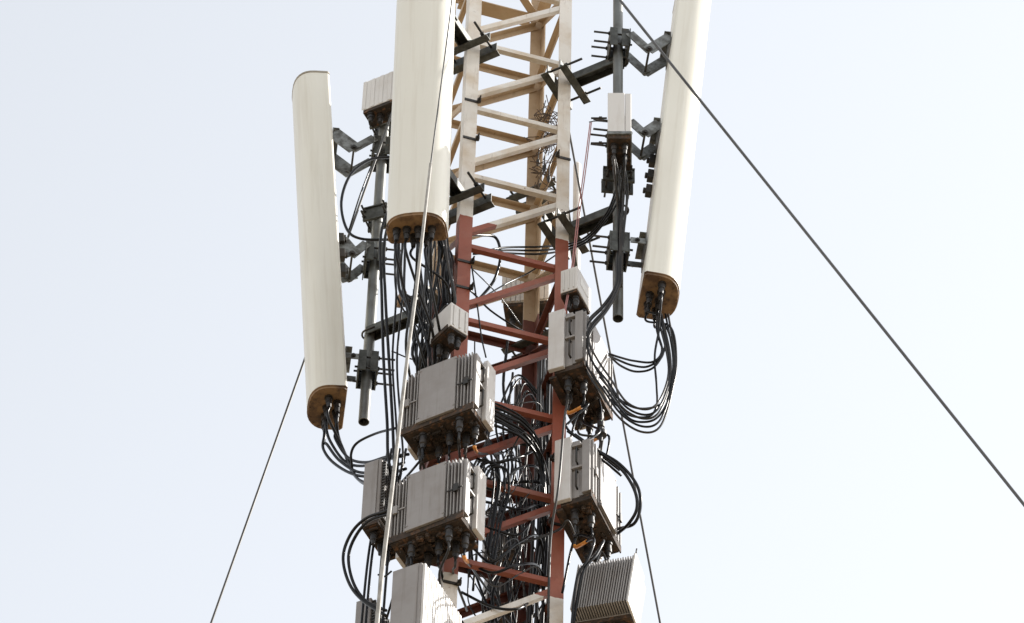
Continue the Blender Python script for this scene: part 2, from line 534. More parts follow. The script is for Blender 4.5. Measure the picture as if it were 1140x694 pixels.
def panel(px, py, dy, yaw, tilt, label, ports=PORTS):
    o = thing('panel_antenna', label, 'antenna', at(px, py, dy), yaw, 'tall white panel antennas', tilt)
    cc = (0, -.1)
    m = MB(); m.prism(PROF, .0, PLEN, smooth=True)
    rad = m.build('radome', m_radome, o)
    e = MB(); e.prism(PROF, -.004, .0, k0=.985, k1=1.012, c=cc); e.prism(PROF, -.016, -.004, k0=.955, k1=.965, c=cc)
    for i in range(14):                                        # rim screws
        x, y = PROF[(i * len(PROF)) // 14]
        e.lathe(Vector((x * .88, cc[1] + (y - cc[1]) * .88, -.016)), -zv, [(0, .006), (.004, .006)], 6)
    cap = e.build('end_cap', m_cap, o)
    for x, y in ports:
        port(cap, x, y, -.016)
    t = MB(); t.prism(PROF, PLEN, PLEN + .014, k0=1.02, k1=1.02, c=cc); t.prism(PROF, PLEN + .014, PLEN + .022, k0=1.01, k1=.95, c=cc)
    t.build('top_cap', m_toprim, o)
    for z in (1.02, 1.16, 1.30):                              # small tilt motors on the back edge
        bb = MB(); bb.box(.09, .135, .0005, .035, z, z + .075); bb.box(.10, .125, .0352, .05, z + .02, z + .05)
        bb.build('tilt_motor', m_bolt, o, .004)
    return o
# anchors are the middle of each lower end
panelL = panel(384, 454, dyL, R(-84.5), R(5.0), 'white panel antenna at far left with its flat top edge in view')
panelR = panel(713, 327, dyR, R(96), R(4.6), 'white panel antenna at right, its sunlit side facing the open sky')
panelF = panel(466, 268, -.72, R(-7.5), R(4.5), 'white panel antenna in front of the mast, nearest and widest')

# ------------------------------------------------------------------ tilt brackets between pipe and antenna
def pole_at(pole_p, px_y, dy):
    """Point on a pole's axis at image row px_y."""
    lo, hi = 0, 60
    for _ in range(60):
        mid = (lo + hi) / 2
        if px_of(Vector((pole_p.x, pole_p.y, mid)))[1] > px_y: lo = mid
        else: hi = mid
    return Vector((pole_p.x, pole_p.y, lo))

def bracket(p, yaw, dist, drop, label, wid=.17, rods=True, style='v'):
    """Local +X runs from the pipe to the antenna's back."""
    o = thing('tilt_bracket', label, 'bracket', p, yaw, 'tilt brackets between pipes and antennas')
    for s_ in (1, -1):
        m = MB()
        m.box(s_ * .052 - .004, s_ * .052 + .004, -.075, .075, -.085, .085)
        m.box(min(s_ * .048, s_ * .012), max(s_ * .048, s_ * .012), -.075, -.068, -.0845, .0845)
        m.box(min(s_ * .048, s_ * .012), max(s_ * .048, s_ * .012), .068, .075, -.0845, .0845)
        m.build('pole_clamp', m_steel, o, .0015)
    if rods:
        for y in (-.05, .05):
            for z in (-.045, .045):
                m = MB(); rod(m, Vector((-.15, y * 1.1, z)), Vector((.075, y * 1.1, z)), .0065, .42)
                m.build('threaded_rod', m_bolt, o)
    def link(y, a, b_, wdt):
        m = MB()
        d = (b_ - a).normalized()
        m.bar(a - d * .015 + Vector((0, y, 0)), b_ + d * .015 + Vector((0, y, 0)), d.cross(Vector((0, 1, 0))), .006, wdt)
        return m
    if style == 'v':
        a = Vector((.066, 0, .03)); h = Vector((.066 + (dist - .06) * .42, 0, .02 - drop)); e = Vector((dist - .022, 0, .03))
        for s_ in (-1, 1):
            y = s_ * wid / 2
            l1 = link(y - s_ * .007, a, h, .058); l1.build('link', m_steel2, o, .001)
            l2 = link(y, h, e, .075 if wid < .18 else .105); l2.build('link', m_steel2, o, .001)
            m = MB(); m.lathe(h + Vector((0, y + s_ * .004, 0)), Vector((0, s_, 0)), [(0, .02), (.004, .02), (.004, .011), (.014, .011)], 8)
            m.build('pivot_bolt', m_bolt, o)
        m = MB(); m.bar(h + Vector((0, -wid / 2 + .004, 0)), h + Vector((0, wid / 2 - .004, 0)), zv, .012, .012); m.build('hinge_pin', m_bolt, o)
        m = MB(); m.box(.057, .063, -wid / 2 - .006, wid / 2 + .006, -.07, .07); m.build('hinge_plate', m_steel, o, .001)
    else:
        for s_ in (-1, 1):
            m = MB(); m.box(.057, dist - .016, s_ * wid / 2 - .003, s_ * wid / 2 + .003, -.015, .03); m.build('link', m_steel2, o, .001)
            m = MB(); m.lathe(Vector((dist * .6, s_ * (wid / 2 + .003), .008)), Vector((0, s_, 0)), [(0, .014), (.006, .014), (.006, .008), (.014, .008)], 8)
            m.build('pivot_bolt', m_bolt, o)
    m = MB()
    m.box(dist - .016, dist - .010, -wid / 2 - .012, wid / 2 + .012, -.05, .075)
    m.box(dist - .05, dist - .0165, -wid / 2 - .012, wid / 2 + .012, .069, .0748)
    m.build('antenna_plate', m_steel2, o, .001)
    return o

def back_dist(pole_p, panel_o, z):
    """Distance from pole axis to the antenna's back plane at height z."""
    mw = panel_o.matrix_world
    u = mw.to_3x3() @ Vector((0, 1, 0)); u2 = Vector((u.x, u.y, 0)).normalized()
    base = mw.translation; ax = mw.to_3x3() @ zv
    t = (z - base.z) / ax.z
    q = base + ax * t
    return (Vector((pole_p.x, pole_p.y, 0)) - Vector((q.x, q.y, 0))).dot(u2) + .008
for nm, pp, pan, dy, rows in (
        ('right', pR, panelR, dyR, ((52, .13, 'v', 'open tilt bracket with hinged links at the top of right antenna'), (150, .09, 'v', 'folded tilt bracket beside the small white box on right pipe'), (280, .0, 's', 'short bracket holding the lower end of right antenna'))),
        ('left', pL, panelL, dyL, ((172, .11, 'v', 'open tilt bracket at the upper part of left antenna'), (290, .10, 'v', 'tilt bracket halfway down the left antenna'), (412, .0, 's', 'short bracket holding the lower end of left antenna')))):
    mw = pan.matrix_world.to_3x3()
    fr = mw @ Vector((0, -1, 0)); yaw = math.atan2(fr.y, fr.x)
    for row, drop, st, lab in rows:
        p = pole_at(pp, row, dy)
        bracket(p, yaw, back_dist(pp, pan, p.z), drop, lab, wid=.19 if nm == 'left' and st == 'v' else .17, style=st)

# ------------------------------------------------------------------ radio units and boxes
def handle(m, x, y, z0, z1, nx):
    m.tube([Vector((x, y, z0)), Vector((x + nx, y, z0 + .004)), Vector((x + nx, y, z1 - .004)), Vector((x, y, z1))], .006, 7)

def radio(p, yaw, label, W_=.41, H=.44, D=.20, group='large grey radio units on the mast', lean=0, tilt=0, tape=True, conns=((-.15, .02), (-.06, .05), (.03, .0), (.10, .05), (.17, .02), (-.10, -.05), (.12, -.06))):
    """Remote radio: smooth cover flanked by upright fins, end frames with handles, rusty base with plugs. Local front is -Y."""
    o = thing('radio_unit', label, 'radio unit', p, yaw, group, tilt, lean)
    h = H / 2
    m = MB(); m.box(-W_ / 2, W_ / 2, -D / 2 + .075, D / 2 - .02, -h, h)
    m.build('body', m_radio, o, .004)
    m = MB(); m.box(-.110, .110, -D / 2 - .006, -D / 2 + .0745, -h + .002, h - .012)
    m.box(-.112, .112, -D / 2 - .012, -D / 2 - .0062, -h + .0, -h + .022)
    for x in (-.104, .104):
        for z in (-h + .04, h - .03):
            m.lathe(Vector((x, -D / 2 - .0062, z)), Vector((0, -1, 0)), [(0, .006), (.003, .006)], 8)
    m.build('cover', m_cover, o, .002)
    for s_ in (-1, 1):
        m = MB()
        for i in range(5):
            x = s_ * (.122 + i * .0195)
            m.box(x - .003, x + .003, -D / 2 + .004 * (i % 2), -D / 2 + .0748, -h + .01, h - .008 - .004 * i)
        m.build('heat_sink', m_radio, o)
        m = MB()                                               # wire guard and latch across the fins
        m.box(s_ * .165 - .044, s_ * .165 + .044, -D / 2 - .0035, -D / 2 - .0002, -.03, -.022)
        m.box(s_ * .175 - .012, s_ * .175 + .012, -D / 2 - .013, -D / 2 - .0037, -.055, .0)
        m.build('fin_latch', m_radio if s_ < 0 else m_bolt, o)
        m = MB()
        x0, x1 = sorted((s_ * W_ / 2, s_ * (W_ / 2 + .028)))
        m.box(x0, x1, D / 2 - .085, D / 2 + .006, -h - .02, h + .015)
        m.build('end_plate', m_end, o, .004)
        m = MB()
        x0, x1 = sorted((s_ * W_ / 2, s_ * (W_ / 2 + .018)))
        m.box(x0, x1, -D / 2 + .012, -D / 2 + .055, -h + .01, h - .03)
        m.box(x0, x1, -D / 2 + .0552, D / 2 - .0852, h - .06, h - .045)
        m.box(x0, x1, -D / 2 + .0552, D / 2 - .0852, -.01, .005)
        m.build('end_frame', m_radio, o, .002)
        for a_, b_ in ((.03, h - .075), (-h + .06, -.03)):
            m = MB(); handle(m, s_ * W_ / 2, -D / 2 + .085, a_, b_, s_ * .022); m.build('handle', m_bolt, o)
    m = MB()
    m.box(-W_ / 2 + .002, W_ / 2 - .002, -D / 2 + .012, D / 2 - .022, -h - .035, -h - .0005)
    m.box(-W_ / 2 - .012, W_ / 2 + .012, -D / 2 + .004, -D / 2 + .011, -h - .03, -h + .02)
    m.box(-W_ / 2 + .01, W_ / 2 - .01, D / 2 - .03, D / 2 + .012, -h - .055, -h - .036)
    for i in range(34):                                       # lumpy castings, glands and caked dirt
        x = rng.uniform(-W_ / 2 + .03, W_ / 2 - .05); y = rng.uniform(-D / 2 + .03, D / 2 - .06)
        a_, b_ = rng.choice(((.012, .05), (.045, .012), (.025, .02), (.008, .03)))
        m.box(x, x + a_ * rng.uniform(.7, 1.4), y, y + b_ * rng.uniform(.6, 1.1), -h - .037 - rng.uniform(.004, .022), -h - .0352)
    for i in range(9):
        x = rng.uniform(-W_ / 2 + .03, W_ / 2 - .03); y = rng.uniform(-D / 2 + .03, D / 2 - .04)
        m.lathe(Vector((x, y, -h - .0352)), -zv, [(0, .014), (.012, .014), (.014, .010), (.024, .010)], 9)
    bs = m.build('base', m_rust, o)
    ends = []
    for x, y in conns:
        m = MB(); z = -h - .036
        m.lathe(Vector((x, y, z)), -zv, [(0, .023), (.02, .023), (.02, .018), (.05, .018), (.052, .020), (.075, .020), (.08, .014), (.105, .0115)], 12)
        m.build('connector', m_conn, bs)
        ends.append(o.matrix_world @ Vector((x, y, z - .10)))
    return o, ends

rA1, eA1 = radio(at(497, 448, -.54), R(-29), 'large grey finned radio unit on the left leg, upper of two')
rA2, eA2 = radio(at(485, 567, -.54), R(-29), 'large grey finned radio unit on the left leg, lower of two')
rB1, eB1 = radio(at(648, 408, -.27), R(67), 'grey and white radio unit on right leg seen end on, upper of two')
rB2, eB2 = radio(at(656, 553, -.27), R(67), 'grey and white radio unit on right leg seen end on, lower of two')

def small_box(p, yaw, label, w=.10, d=.19, h=.19, group='small white filter boxes'):
    o = thing('filter_box', label, 'filter box', p, yaw, group)
    m = MB(); m.box(-w / 2, w / 2, -d / 2, d / 2, -h / 2, h / 2)
    for s_ in (-1, 1):
        for i in range(3):
            x = -w / 2 + .02 + i * (w - .04) / 2
            m.box(x - .004, x + .004, s_ * (d / 2 + .004) - .0038, s_ * (d / 2 + .004) + .0038, -h / 2 + .012, h / 2 - .012)
    m.build('case', m_white, o, .0035)
    m = MB(); m.box(-w / 2 + .004, w / 2 - .004, -d / 2 + .004, d / 2 - .004, -h / 2 - .018, -h / 2 - .0005)
    m.box(-w / 2 - .006, -w / 2 + .0038, -d / 2 + .02, d / 2 - .02, -h / 2 - .012, -h / 2 + .02)
    bs = m.build('base', m_rust, o)
    ends = []
    for y in (-.05, .05):
        for x in ((-.02, .022)):
            m = MB(); m.lathe(Vector((x, y, -h / 2 - .019)), -zv, [(0, .019), (.018, .019), (.018, .016), (.028, .016), (.028, .019), (.045, .019), (.05, .016), (.08, .013)], 12)
            m.build('connector', m_conn, bs); ends.append(o.matrix_world @ Vector((x, y, -h / 2 - .095)))
    return o, ends
fA, efA = small_box(at(500, 366, -.50), R(38), 'small white box on the left leg above the upper large radio', .12, .18)
fB, efB = small_box(at(641, 325, -.36), R(-25), 'small white box with a paper sticker on the red right leg')
m = MB(); m.box(.0, .0012, -.05, .05, -.03, .03, Matrix.Translation((.0505, .0, .01))); m.build('sticker', m_label, fB)

def cabinet(p, yaw, label, w, d, h, ribs='right', group='narrow cabinets with vented sides', mat=None, grille=False):
    """Narrow smooth front (-Y), long ribbed or meshed side (+X)."""
    o = thing('equipment_cabinet', label, 'cabinet', p, yaw, group)
    m = MB(); m.box(-w / 2, w / 2 - .012, -d / 2, d / 2, -h / 2, h / 2); m.build('case', mat or m_cover, o, .005)
    m = MB(); m.box(-w / 2 + .004, w / 2 - .03, -d / 2 - .006, -d / 2 - .0005, -h / 2 + .004, h / 2 - .004); m.build('front_cover', mat or m_cover, o, .002)
    m = MB()
    if grille:
        n = max(4, int(d / .022)); k = max(4, int(h / .022))
        for i in range(n):
            y = -d / 2 + .02 + i * (d - .04) / (n - 1)
            m.box(w / 2 - .0115, w / 2 + .006, y - .004, y + .004, -h / 2 + .01, h / 2 - .01)
        for j in range(k):
            z = -h / 2 + .02 + j * (h - .04) / (k - 1)
            m.box(w / 2 - .0113, w / 2 + .004, -d / 2 + .01, d / 2 - .01, z - .004, z + .004)
        m.build('vent_grille', m_mesh, o)
    else:
        n = int(d / .026)
        for i in range(n):
            y = -d / 2 + .016 + i * (d - .032) / (n - 1)
            m.box(w / 2 - .0115, w / 2 + .004, y - .009, y + .009, -h / 2 + .006, h / 2 - .006)
        m.build('ribbed_side', m_white, o, .002)
    m = MB(); m.box(-w / 2 + .004, w / 2 - .016, -d / 2 + .004, d / 2 - .004, -h / 2 - .03, -h / 2 - .0005)
    for i in range(8):
        y = -d / 2 + .03 + i * (d - .06) / 7
        m.box(-w / 2 + .02, w / 2 - .03, y - .005, y + .005, -h / 2 - .045, -h / 2 - .0302)
    bs = m.build('base', m_rust, o)
    for i in range(3):
        y = -d / 2 + .06 + i * (d - .12) / 2
        m = MB(); m.lathe(Vector((-.01, y, -h / 2 - .031)), -zv, [(0, .02), (.02, .02), (.02, .016), (.06, .016), (.065, .012), (.09, .01)], 10)
        m.build('connector', m_conn, bs)
    return o
cabinet(at(474, 698, -.56), R(-27), 'grey cabinet with bright ribbed side at the bottom, below lower left radio', .175, .42, .46)
cabinet(at(428, 566, -.10), R(-27), 'grey cabinet with dark vent grille tucked left of the lower left radio', .115, .28, .46, grille=True)
cabinet(at(417, 716, .10), R(-27), 'small grey cabinet with dark grille at the bottom left edge of the equipment', .10, .26, .40, grille=True)

def ribbed_box(p, yaw, label, w, d, h, n, name='ribbed_radio', cat='radio unit', group='ribbed radio boxes', mat=None, tilt=0, lean=0, deep=.05, plate=False, conns=()):
    """Box whose front (-Y) is a row of upright fins."""
    o = thing(name, label, cat, p, yaw, group, tilt, lean)
    mat = mat or m_radio
    m = MB(); m.box(-w / 2, w / 2, -d / 2 + deep, d / 2, -h / 2, h / 2); m.build('case', mat, o, .004)
    m = MB()
    for i in range(n):
        x = -w / 2 + .005 + i * (w - .010) / (n - 1)
        t = .0032 if deep > .02 else (w / n) * .44
        m.box(x - t, x + t, -d / 2 + .003 * (i % 2), -d / 2 + deep - .0005, -h / 2 + .004, h / 2 - .002)
    m.build('heat_sink', mat, o)
    if plate:
        m = MB(); m.box(w / 2 + .0005, w / 2 + .012, -d / 2 - .008, d / 2 - .07, -h / 2 - .02, h / 2 + .006); m.build('side_plate', m_white, o, .003)
        m = MB(); m.tube([Vector((w / 2 + .007, -d / 2 + .005, h / 2 + .009)), Vector((w / 2 + .007, -d / 2 + .005, h / 2 + .055))], .004, 7); m.build('bolt', m_bolt, o)
    m = MB(); m.box(-w / 2 + .003, w / 2 - .003, -d / 2 + deep + .002, d / 2 - .004, -h / 2 - .028, -h / 2 - .0005)
    bs = m.build('base', m_rust, o)
    for x, y in conns:
        port(bs, x, y, -h / 2 - .0285, .02, .07)
    return o
ribbed_box(at(677, 667, -.36), R(-19), 'finned silver radio leaning at the bottom right with bright side plate', .30, .22, .37, 23, lean=R(4), tilt=R(-7), deep=.085, plate=True,
           conns=((-.11, -.0), (-.06, .0), (-.01, .0), (.05, .02), (.10, .02), (-.08, .06), (.02, .07)))
ribbed_box(at(587, 333, .56), R(-8), 'pale ribbed radio behind the rear mast leg, partly hidden', .26, .20, .26, 10, mat=m_white, deep=.012, conns=((-.08, 0), (0, .03), (.08, 0)))
ribbed_box(at(430, 108, .22), R(-28), 'small pale ribbed box high up at the left edge of front antenna', .24, .13, .28, 9, mat=m_white, deep=.003, conns=((-.08, -.03), (-.03, 0), (.03, .02), (.08, 0)))
for px, py, dy, yw, lab in ((566, 668, .50, 8, 'dark ribbed radio behind the lowest red braces, shadowed'), (600, 452, .55, -10, 'shadowed grey radio behind the mast at the upper right radio'), (566, 598, .55, 8, 'dark ribbed radio behind the mast just above the lowest one')):
    ribbed_box(at(px, py, dy), R(yw), lab, .26, .18, .30, 12, deep=.04, conns=((-.08, 0), (0, .03), (.08, 0)))

# slim white box on the right pipe
ob = thing('pipe_radio', 'slim white box on the right pipe with cables leaving its brown underside', 'radio unit', at(689.5, 146, -.60), R(-2))
m = MB(); m.box(-.066, .03, -.135, .10, -.18, .18); m.build('case', m_white, ob, .004)
m = MB(); m.box(.032, .066, -.13, .10, -.18, .18); m.build('side_panel', m_white, ob, .004)
m = MB(); m.box(-.070, .070, -.139, .105, -.205, -.1805); m.build('rim', m_steel2, ob, .002)
m = MB(); m.box(-.062, .062, -.128, .098, -.235, -.2055); bsb = m.build('base', m_rust, ob)
ePR = []
for x, y in ((-.03, -.08), (.03, -.08), (-.03, .0), (.03, .0), (.0, .06)):
    port(bsb, x, y, -.2355, .016, .08)
    ePR.append(ob.matrix_world @ Vector((x, y, -.315)))
for z in (.04, -.19):
    m = MB(); rod(m, Vector((-.0705, -.06, z)), Vector((-.16, -.06, z)), .006, .4); m.build('threaded_rod', m_bolt, ob)

# clamp blocks on the pipes that carry no antenna link
def pipe_clamp(pp, row, label, yaw=0, w=.085):
    o = thing('pipe_clamp', label, 'pipe clamp', pole_at(pp, row, 0), yaw, 'steel clamps round the pipes')
    for s_ in (-1, 1):
        m = MB(); m.box(-w, w, s_ * .042 - .008, s_ * .042 + .008, -.055, .055)
        m.box(-w, w, s_ * .055 - .0045, s_ * .055 + .0045, .045, .056); m.build('clamp_plate', m_steel, o, .0015)
    for x in (-.066, .066):
        for z in (-.025, .025):
            m = MB(); rod(m, Vector((x, -.10, z)), Vector((x, .10, z)), .0065, .25); m.build('threaded_rod', m_bolt, o)
    return o
pipe_clamp(pR, 202, 'dark clamp plates on the right pipe below the slim white box', R(4), .09)
pipe_clamp(pL, 243, 'dark clamp plates on the left pipe level with front antenna bottom', R(-20), .075)
pipe_clamp(pL, 140, 'dark clamp plates high on the left pipe under the small ribbed box', R(-20), .075)

# thin white tube behind the right leg
o = thing('whip_antenna', 'thin white tube standing behind the right mast leg', 'antenna', at(641, 318, .55))
h = at(641, 182, .55).z - at(641, 318, .55).z
m = MB(); m.lathe(Vector((0, 0, 0)), zv, [(0, .017), (.0, .023), (h - .02, .023), (h, .014)], 16); m.build('tube', m_white, o)
m = MB(); m.lathe(Vector((0, 0, -.0005)), -zv, [(0, .02), (.06, .02), (.06, .014), (.10, .012)], 12); m.build('connector', m_conn, o)
# hanger that ties it to the mast corner
m = MB(); q = Vector((LEG['B'].x, LEG['B'].y, 0)) - Vector((at(641, 318, .55).x, at(641, 318, .55).y, 0))
m.bar(Vector((0, 0, .12)), Vector((q.x * .93, q.y * .93, .12)), zv, .03, .006); m.build('bracket', m_steel, o)

# ------------------------------------------------------------------ guy wires
def straight(name, label, cat, a, b_, r, mat, group=None, ext0=0.0, ground=False):
    d = (b_ - a)
    a2 = a - d * ext0
    b2 = b_
    if ground:
        t = (a2.z + .05) / -(d.z)
        b2 = a2 + d * t
    o = MB().tube([a2, a2.lerp(b2, .25), a2.lerp(b2, .5), a2.lerp(b2, .75), b2], r, 8).build(name, mat)
    return tag(o, label, cat, group)
G = 'steel guy wires of the mast'
straight('guy_wire', 'steel guy wire crossing the right antenna and running down to the right', 'guy wire', at(690, 0, -.75), at(1140, 562, -1.25), .0085, m_wire, G, .25, True)
straight('guy_wire', 'steel guy wire emerging below the left antenna and running down left', 'guy wire', at(340, 398, .70), at(235, 694, 1.3), .0070, m_wire, G, 1.45, True)
straight('guy_wire', 'steel guy wire falling steeply from the right leg past right radios', 'guy wire', at(655, 262, .30), at(735, 694, 1.0), .0065, m_wire, G, .45, True)

# rope in front of the front antenna: thin above, in a pale sleeve below
pts = [at(505, -60, -1.05), at(503, 0, -1.05), at(478, 195, -1.08), at(464, 318, -1.10), at(454, 395, -1.10), at(437, 540, -1.10), at(424, 650, -1.05), at(414, 760, -1.0)]
lc = thing('lightning_conductor', 'long conductor hanging before the front antenna, thin above and pale sleeved below', 'cable', pts[0])
LI = lc.matrix_world.inverted()
MB().tube([LI @ p for p in spline(pts, 6)], .0045, 8).build('wire', m_wire, lc)
MB().tube([LI @ p for p in spline([at(479.5, 183, -1.08)] + pts[2:], 6)], .0080, 8, r1=.0125).build('sleeve', m_palecab, lc)

# ------------------------------------------------------------------ cables
def cable(pts, r=.0078, name='cable', label=None, group=None, mat=None, cat='cable', jitter=0.0):
    P = [p if isinstance(p, Vector) else at(*p) for p in pts]
    if jitter:
        P = [P[0]] + [p + Vector((rng.uniform(-1, 1), rng.uniform(-1, 1), rng.uniform(-1, 1))) * jitter for p in P[1:]]
    o = MB().tube(spline(P), r, 8).build(name, mat or m_cable)
    return tag(o, label, cat, group)

def port_pos(pan, i):
    x, y = PORTS[i]
    return pan.matrix_world @ Vector((x, y, -.095))

# front antenna: feeders falling to the radios
gF = 'black cables hanging from the front antenna'; lF = 'black cable hanging from the front antenna into the tangle below'
ends = [((452, 330, -.66), (470, 395, -.50), (480, 432, -.33)), ((468, 330, -.66), (482, 372, -.52), (484, 420, -.34)), ((462, 320, -.68), (452, 380, -.55), (458, 430, -.40)),
        ((480, 320, -.66), (478, 372, -.52), (470, 410, -.34)), ((496, 315, -.60), (500, 350, -.48), (490, 410, -.32)), ((485, 345, -.64), (492, 382, -.48), (500, 425, -.30))]
for i, e in enumerate(ends):
    cable([port_pos(panelF, i), port_pos(panelF, i) - zv * .1] + list(e), .0075, 'feeder_cable', lF, gF)
gH = 'black cables in the thick hank below the front antenna'; lH = 'black cable in the thick hank between front antenna and radios'
for i in range(20):
    x0 = rng.uniform(440, 500); dx = rng.uniform(-14, 14)
    dy = rng.uniform(-.55, -.15)
    y0 = rng.uniform(262, 300)
    cable([(x0 * .8 + 93, 232, dy), (x0, y0 - 4, dy), (x0 + dx * .5 + rng.uniform(-6, 6), y0 + 40, dy - .03), (x0 * .6 + 478 * .4 + rng.uniform(-9, 9), 345, dy + rng.uniform(-.06, .06)), (475 + rng.uniform(-16, 16), 395, dy + .05), (472 + rng.uniform(-22, 22), 440, -.28)],
          rng.choice((.004, .0055, .0075, .0085)), 'feeder_cable', lH, gH, mat=rng.choice((m_cable, m_cable, m_cable2, m_cable2)))
gK = 'black cable loops beside the left leg'; lK = 'black cable in the bulging loop close beside the left leg'
for i in range(7):
    k = i * 3.2 + rng.uniform(-2, 2)
    cable([(478 + k * .3, 236, -.40), (486 + k * .2, 258 + k * .2, -.42), (492 + k * .6 + rng.uniform(-2, 2), 277 + k * .5, -.40 + .02 * i), (489 + k * .75 + rng.uniform(-3, 3), 305, -.30 - .03 * i), (492 + k * .6 + rng.uniform(-3, 3), 335, -.34), (484 + k * .5 + rng.uniform(-4, 4), 368, -.30), (480 + k, 410, -.28)], .0085, 'feeder_cable', lK, gK)
# long cables running down left of the radios
gV = 'long black cables hanging straight down at the left'; lV = 'long black cable hanging straight past the left radios'
for i, (a, b_) in enumerate(((424, 431), (428, 437), (440, 441), (447, 446))):
    cable([(a + 12, 226, -.12), (a, 262 + 8 * i, -.15), (a + 1, 330, -.15), (b_ - 4, 400, -.18), (b_, 470, -.2), (b_ + 2, 515, -.2), (b_ + 16 - 9 * i, 560, -.2 + .03 * i)], .0085 if i < 2 else .006, 'feeder_cable', lV, gV)
for i, (a, b_, d, e) in enumerate(((445, 433, 425, 418), (452, 440, 432, 424), (432, 421, 410, 400), (436, 425, 414, 405))):
    cable([(a, 500, -.1), (b_, 560, -.1), (d, 620, -.12), (e, 720, -.12)], .007, 'feeder_cable', 'black cable slanting down behind the lower left cabinet', 'black cables slanting down at the lower left')
# slender diagonals
for pts_, lab in ((((421, 186, .30), (404, 232, .22), (388, 258, .15), (372, 268, .38)), 'thin straight cable slanting beside the left pipe clamp'),):
    cable([(412, 188, .30), (400, 220, .30), (388, 258, .36)], .005, 'thin_cable', lab)
cable([(437, 175, .15), (412, 178, .10), (390, 195, .06), (380, 225, .05), (386, 255, .05), (402, 266, .04), (436, 267, .02)], .0085, 'loop_cable', 'black cable looped left between front antenna and left pipe')
cable([(436, 391, -.1), (455, 399, -.1), (472, 403, -.12)], .004, 'thin_cable', 'thin dark cable sagging to the hank above the upper left radio')

# left antenna loops
gL = 'black cables looping from the left antenna'; lL = 'black cable looping from the left antenna over to the mast'
pl = [port_pos(panelL, i) for i in range(6)]
tails = [((364, 495, .40), (378, 513, .36), (400, 526, .25), (425, 524, .05), (450, 515, -.1)),
         ((360, 500, .41), (372, 516, .36), (396, 529, .24), (425, 530, .05), (452, 522, -.1)),
         ((368, 492, .41), (384, 514, .38), (404, 519, .25), (425, 513, .05), (448, 508, -.1)),
         ((382, 500, .40), (390, 522, .34), (400, 535, .22), (412, 542, .1), (424, 548, .0)),
         ((374, 490, .41), (388, 510, .35), (408, 515, .2), (430, 509, .0), (455, 506, -.1)),
         ((378, 490, .41), (391, 520, .33), (398, 533, .2), (408, 539, .1), (420, 552, .0))]
for p, t in zip(pl, tails):
    cable([p, p - zv * .09] + list(t), .0085, 'jumper_cable', lL, gL)
cable([(392, 521, .25), (391, 505, .2), (398, 493, .15), (418, 483, .05), (440, 477, -.1)], .0075, 'jumper_cable', 'black cable arching up from left antenna loops to upper radio')
# right antenna loops
gR = 'black cables looping from the right antenna'; lR = 'black cable looping from the right antenna back to the radios'
pr = [port_pos(panelR, i) for i in range(6)]
tails = [((733, 372, -.42), (738, 395, -.42), (722, 408, -.40), (704, 407, -.35), (686, 400, -.28), (678, 396, -.22)),
         ((731, 365, -.42), (737, 390, -.42), (727, 403, -.42), (706, 402, -.36), (690, 398, -.28), (678, 394, -.22)),
         ((738, 365, -.42), (740, 388, -.42), (728, 409, -.42), (709, 414, -.36), (692, 408, -.28), (680, 398, -.2)),
         ((742, 365, -.42), (751, 400, -.42), (748, 430, -.42), (736, 450, -.42), (712, 455, -.40), (690, 445, -.36), (668, 420, -.40)),
         ((735, 355, -.42), (729, 395, -.42), (731, 430, -.42), (731, 452, -.42), (722, 464, -.42), (700, 462, -.38), (680, 445, -.36)),
         ((747, 365, -.42), (753, 405, -.42), (746, 440, -.42), (734, 463, -.42), (718, 470, -.42), (698, 464, -.40), (672, 430, -.42))]
for p, t in zip(pr, tails):
    cable([p, p - zv * .07] + list(t), .0064, 'jumper_cable', lR, gR)
# feeders that run down the right pipe then swing left
gP = 'black cables bound along the right pipe'; lP = 'black cable running down the right pipe then curving left to a radio'
for i in range(5):
    o_ = i * 1.7 + rng.uniform(-.9, .9)
    s0 = ePR[i]
    cable([s0, s0 - zv * .08, (690 + i * 1.2 - 2, 240, -.49), (686 + i * 1.4, 290, -.48), (685 + i * 1.3, 318, -.48), (672 + o_ * .6, 340 + o_ * .7, -.46 - .02 * i), (655 + o_ * .7, 358 + o_, -.45 - .02 * i), (649 + o_ * .9, 380, -.45 - .02 * i), (653 + o_ * 1.5 + rng.uniform(-2, 2), 408 - o_, -.46 - .02 * i), (668 + o_ * 1.6, 434 - o_ * 1.6, -.46 - .02 * i), (690 + o_, 458 - o_ * 2.2 + 6, -.44 - .02 * i), (714 + o_ * .6, 479 - o_ * 3.1, -.42 - .02 * i), (734 - o_ * .1, 474 - o_ * 3.6, -.42 - .02 * i), (746 - o_ * .3, 442 - o_ * 3, -.42), (751 - o_ * 1.2, 400 - o_, -.42), (743 - o_ * 1.6, 350, -.42)],
          .0062, 'feeder_cable', lP, gP, mat=m_cable if i % 2 else m_cable2)
gQ = 'thin cables dropping from the slim white box'; lQ = 'thin shiny cable dropping along the right pipe below slim box'
for i in range(4):
    cable([ePR[i], (693 + i * 2, 215, -.56), (690 + i * 1.5, 262, -.50), (688 + i * 1.2, 320, -.46)], .0045, 'thin_cable', lQ, gQ, mat=m_cable2)
for i in range(3):
    cable([(688, 205 + i * 10, -.5), (676, 236 + 4 * i, -.45), (655, 262 + 3 * i, -.3), (632, 272 + 3 * i, -.2), (600, 275 + 4 * i, .1), (560, 276 + 3 * i, .0), (527, 283, -.2)], .006, 'feeder_cable', 'black cable crossing the mast from the right pipe at the paint line', 'black cables crossing at the paint line')
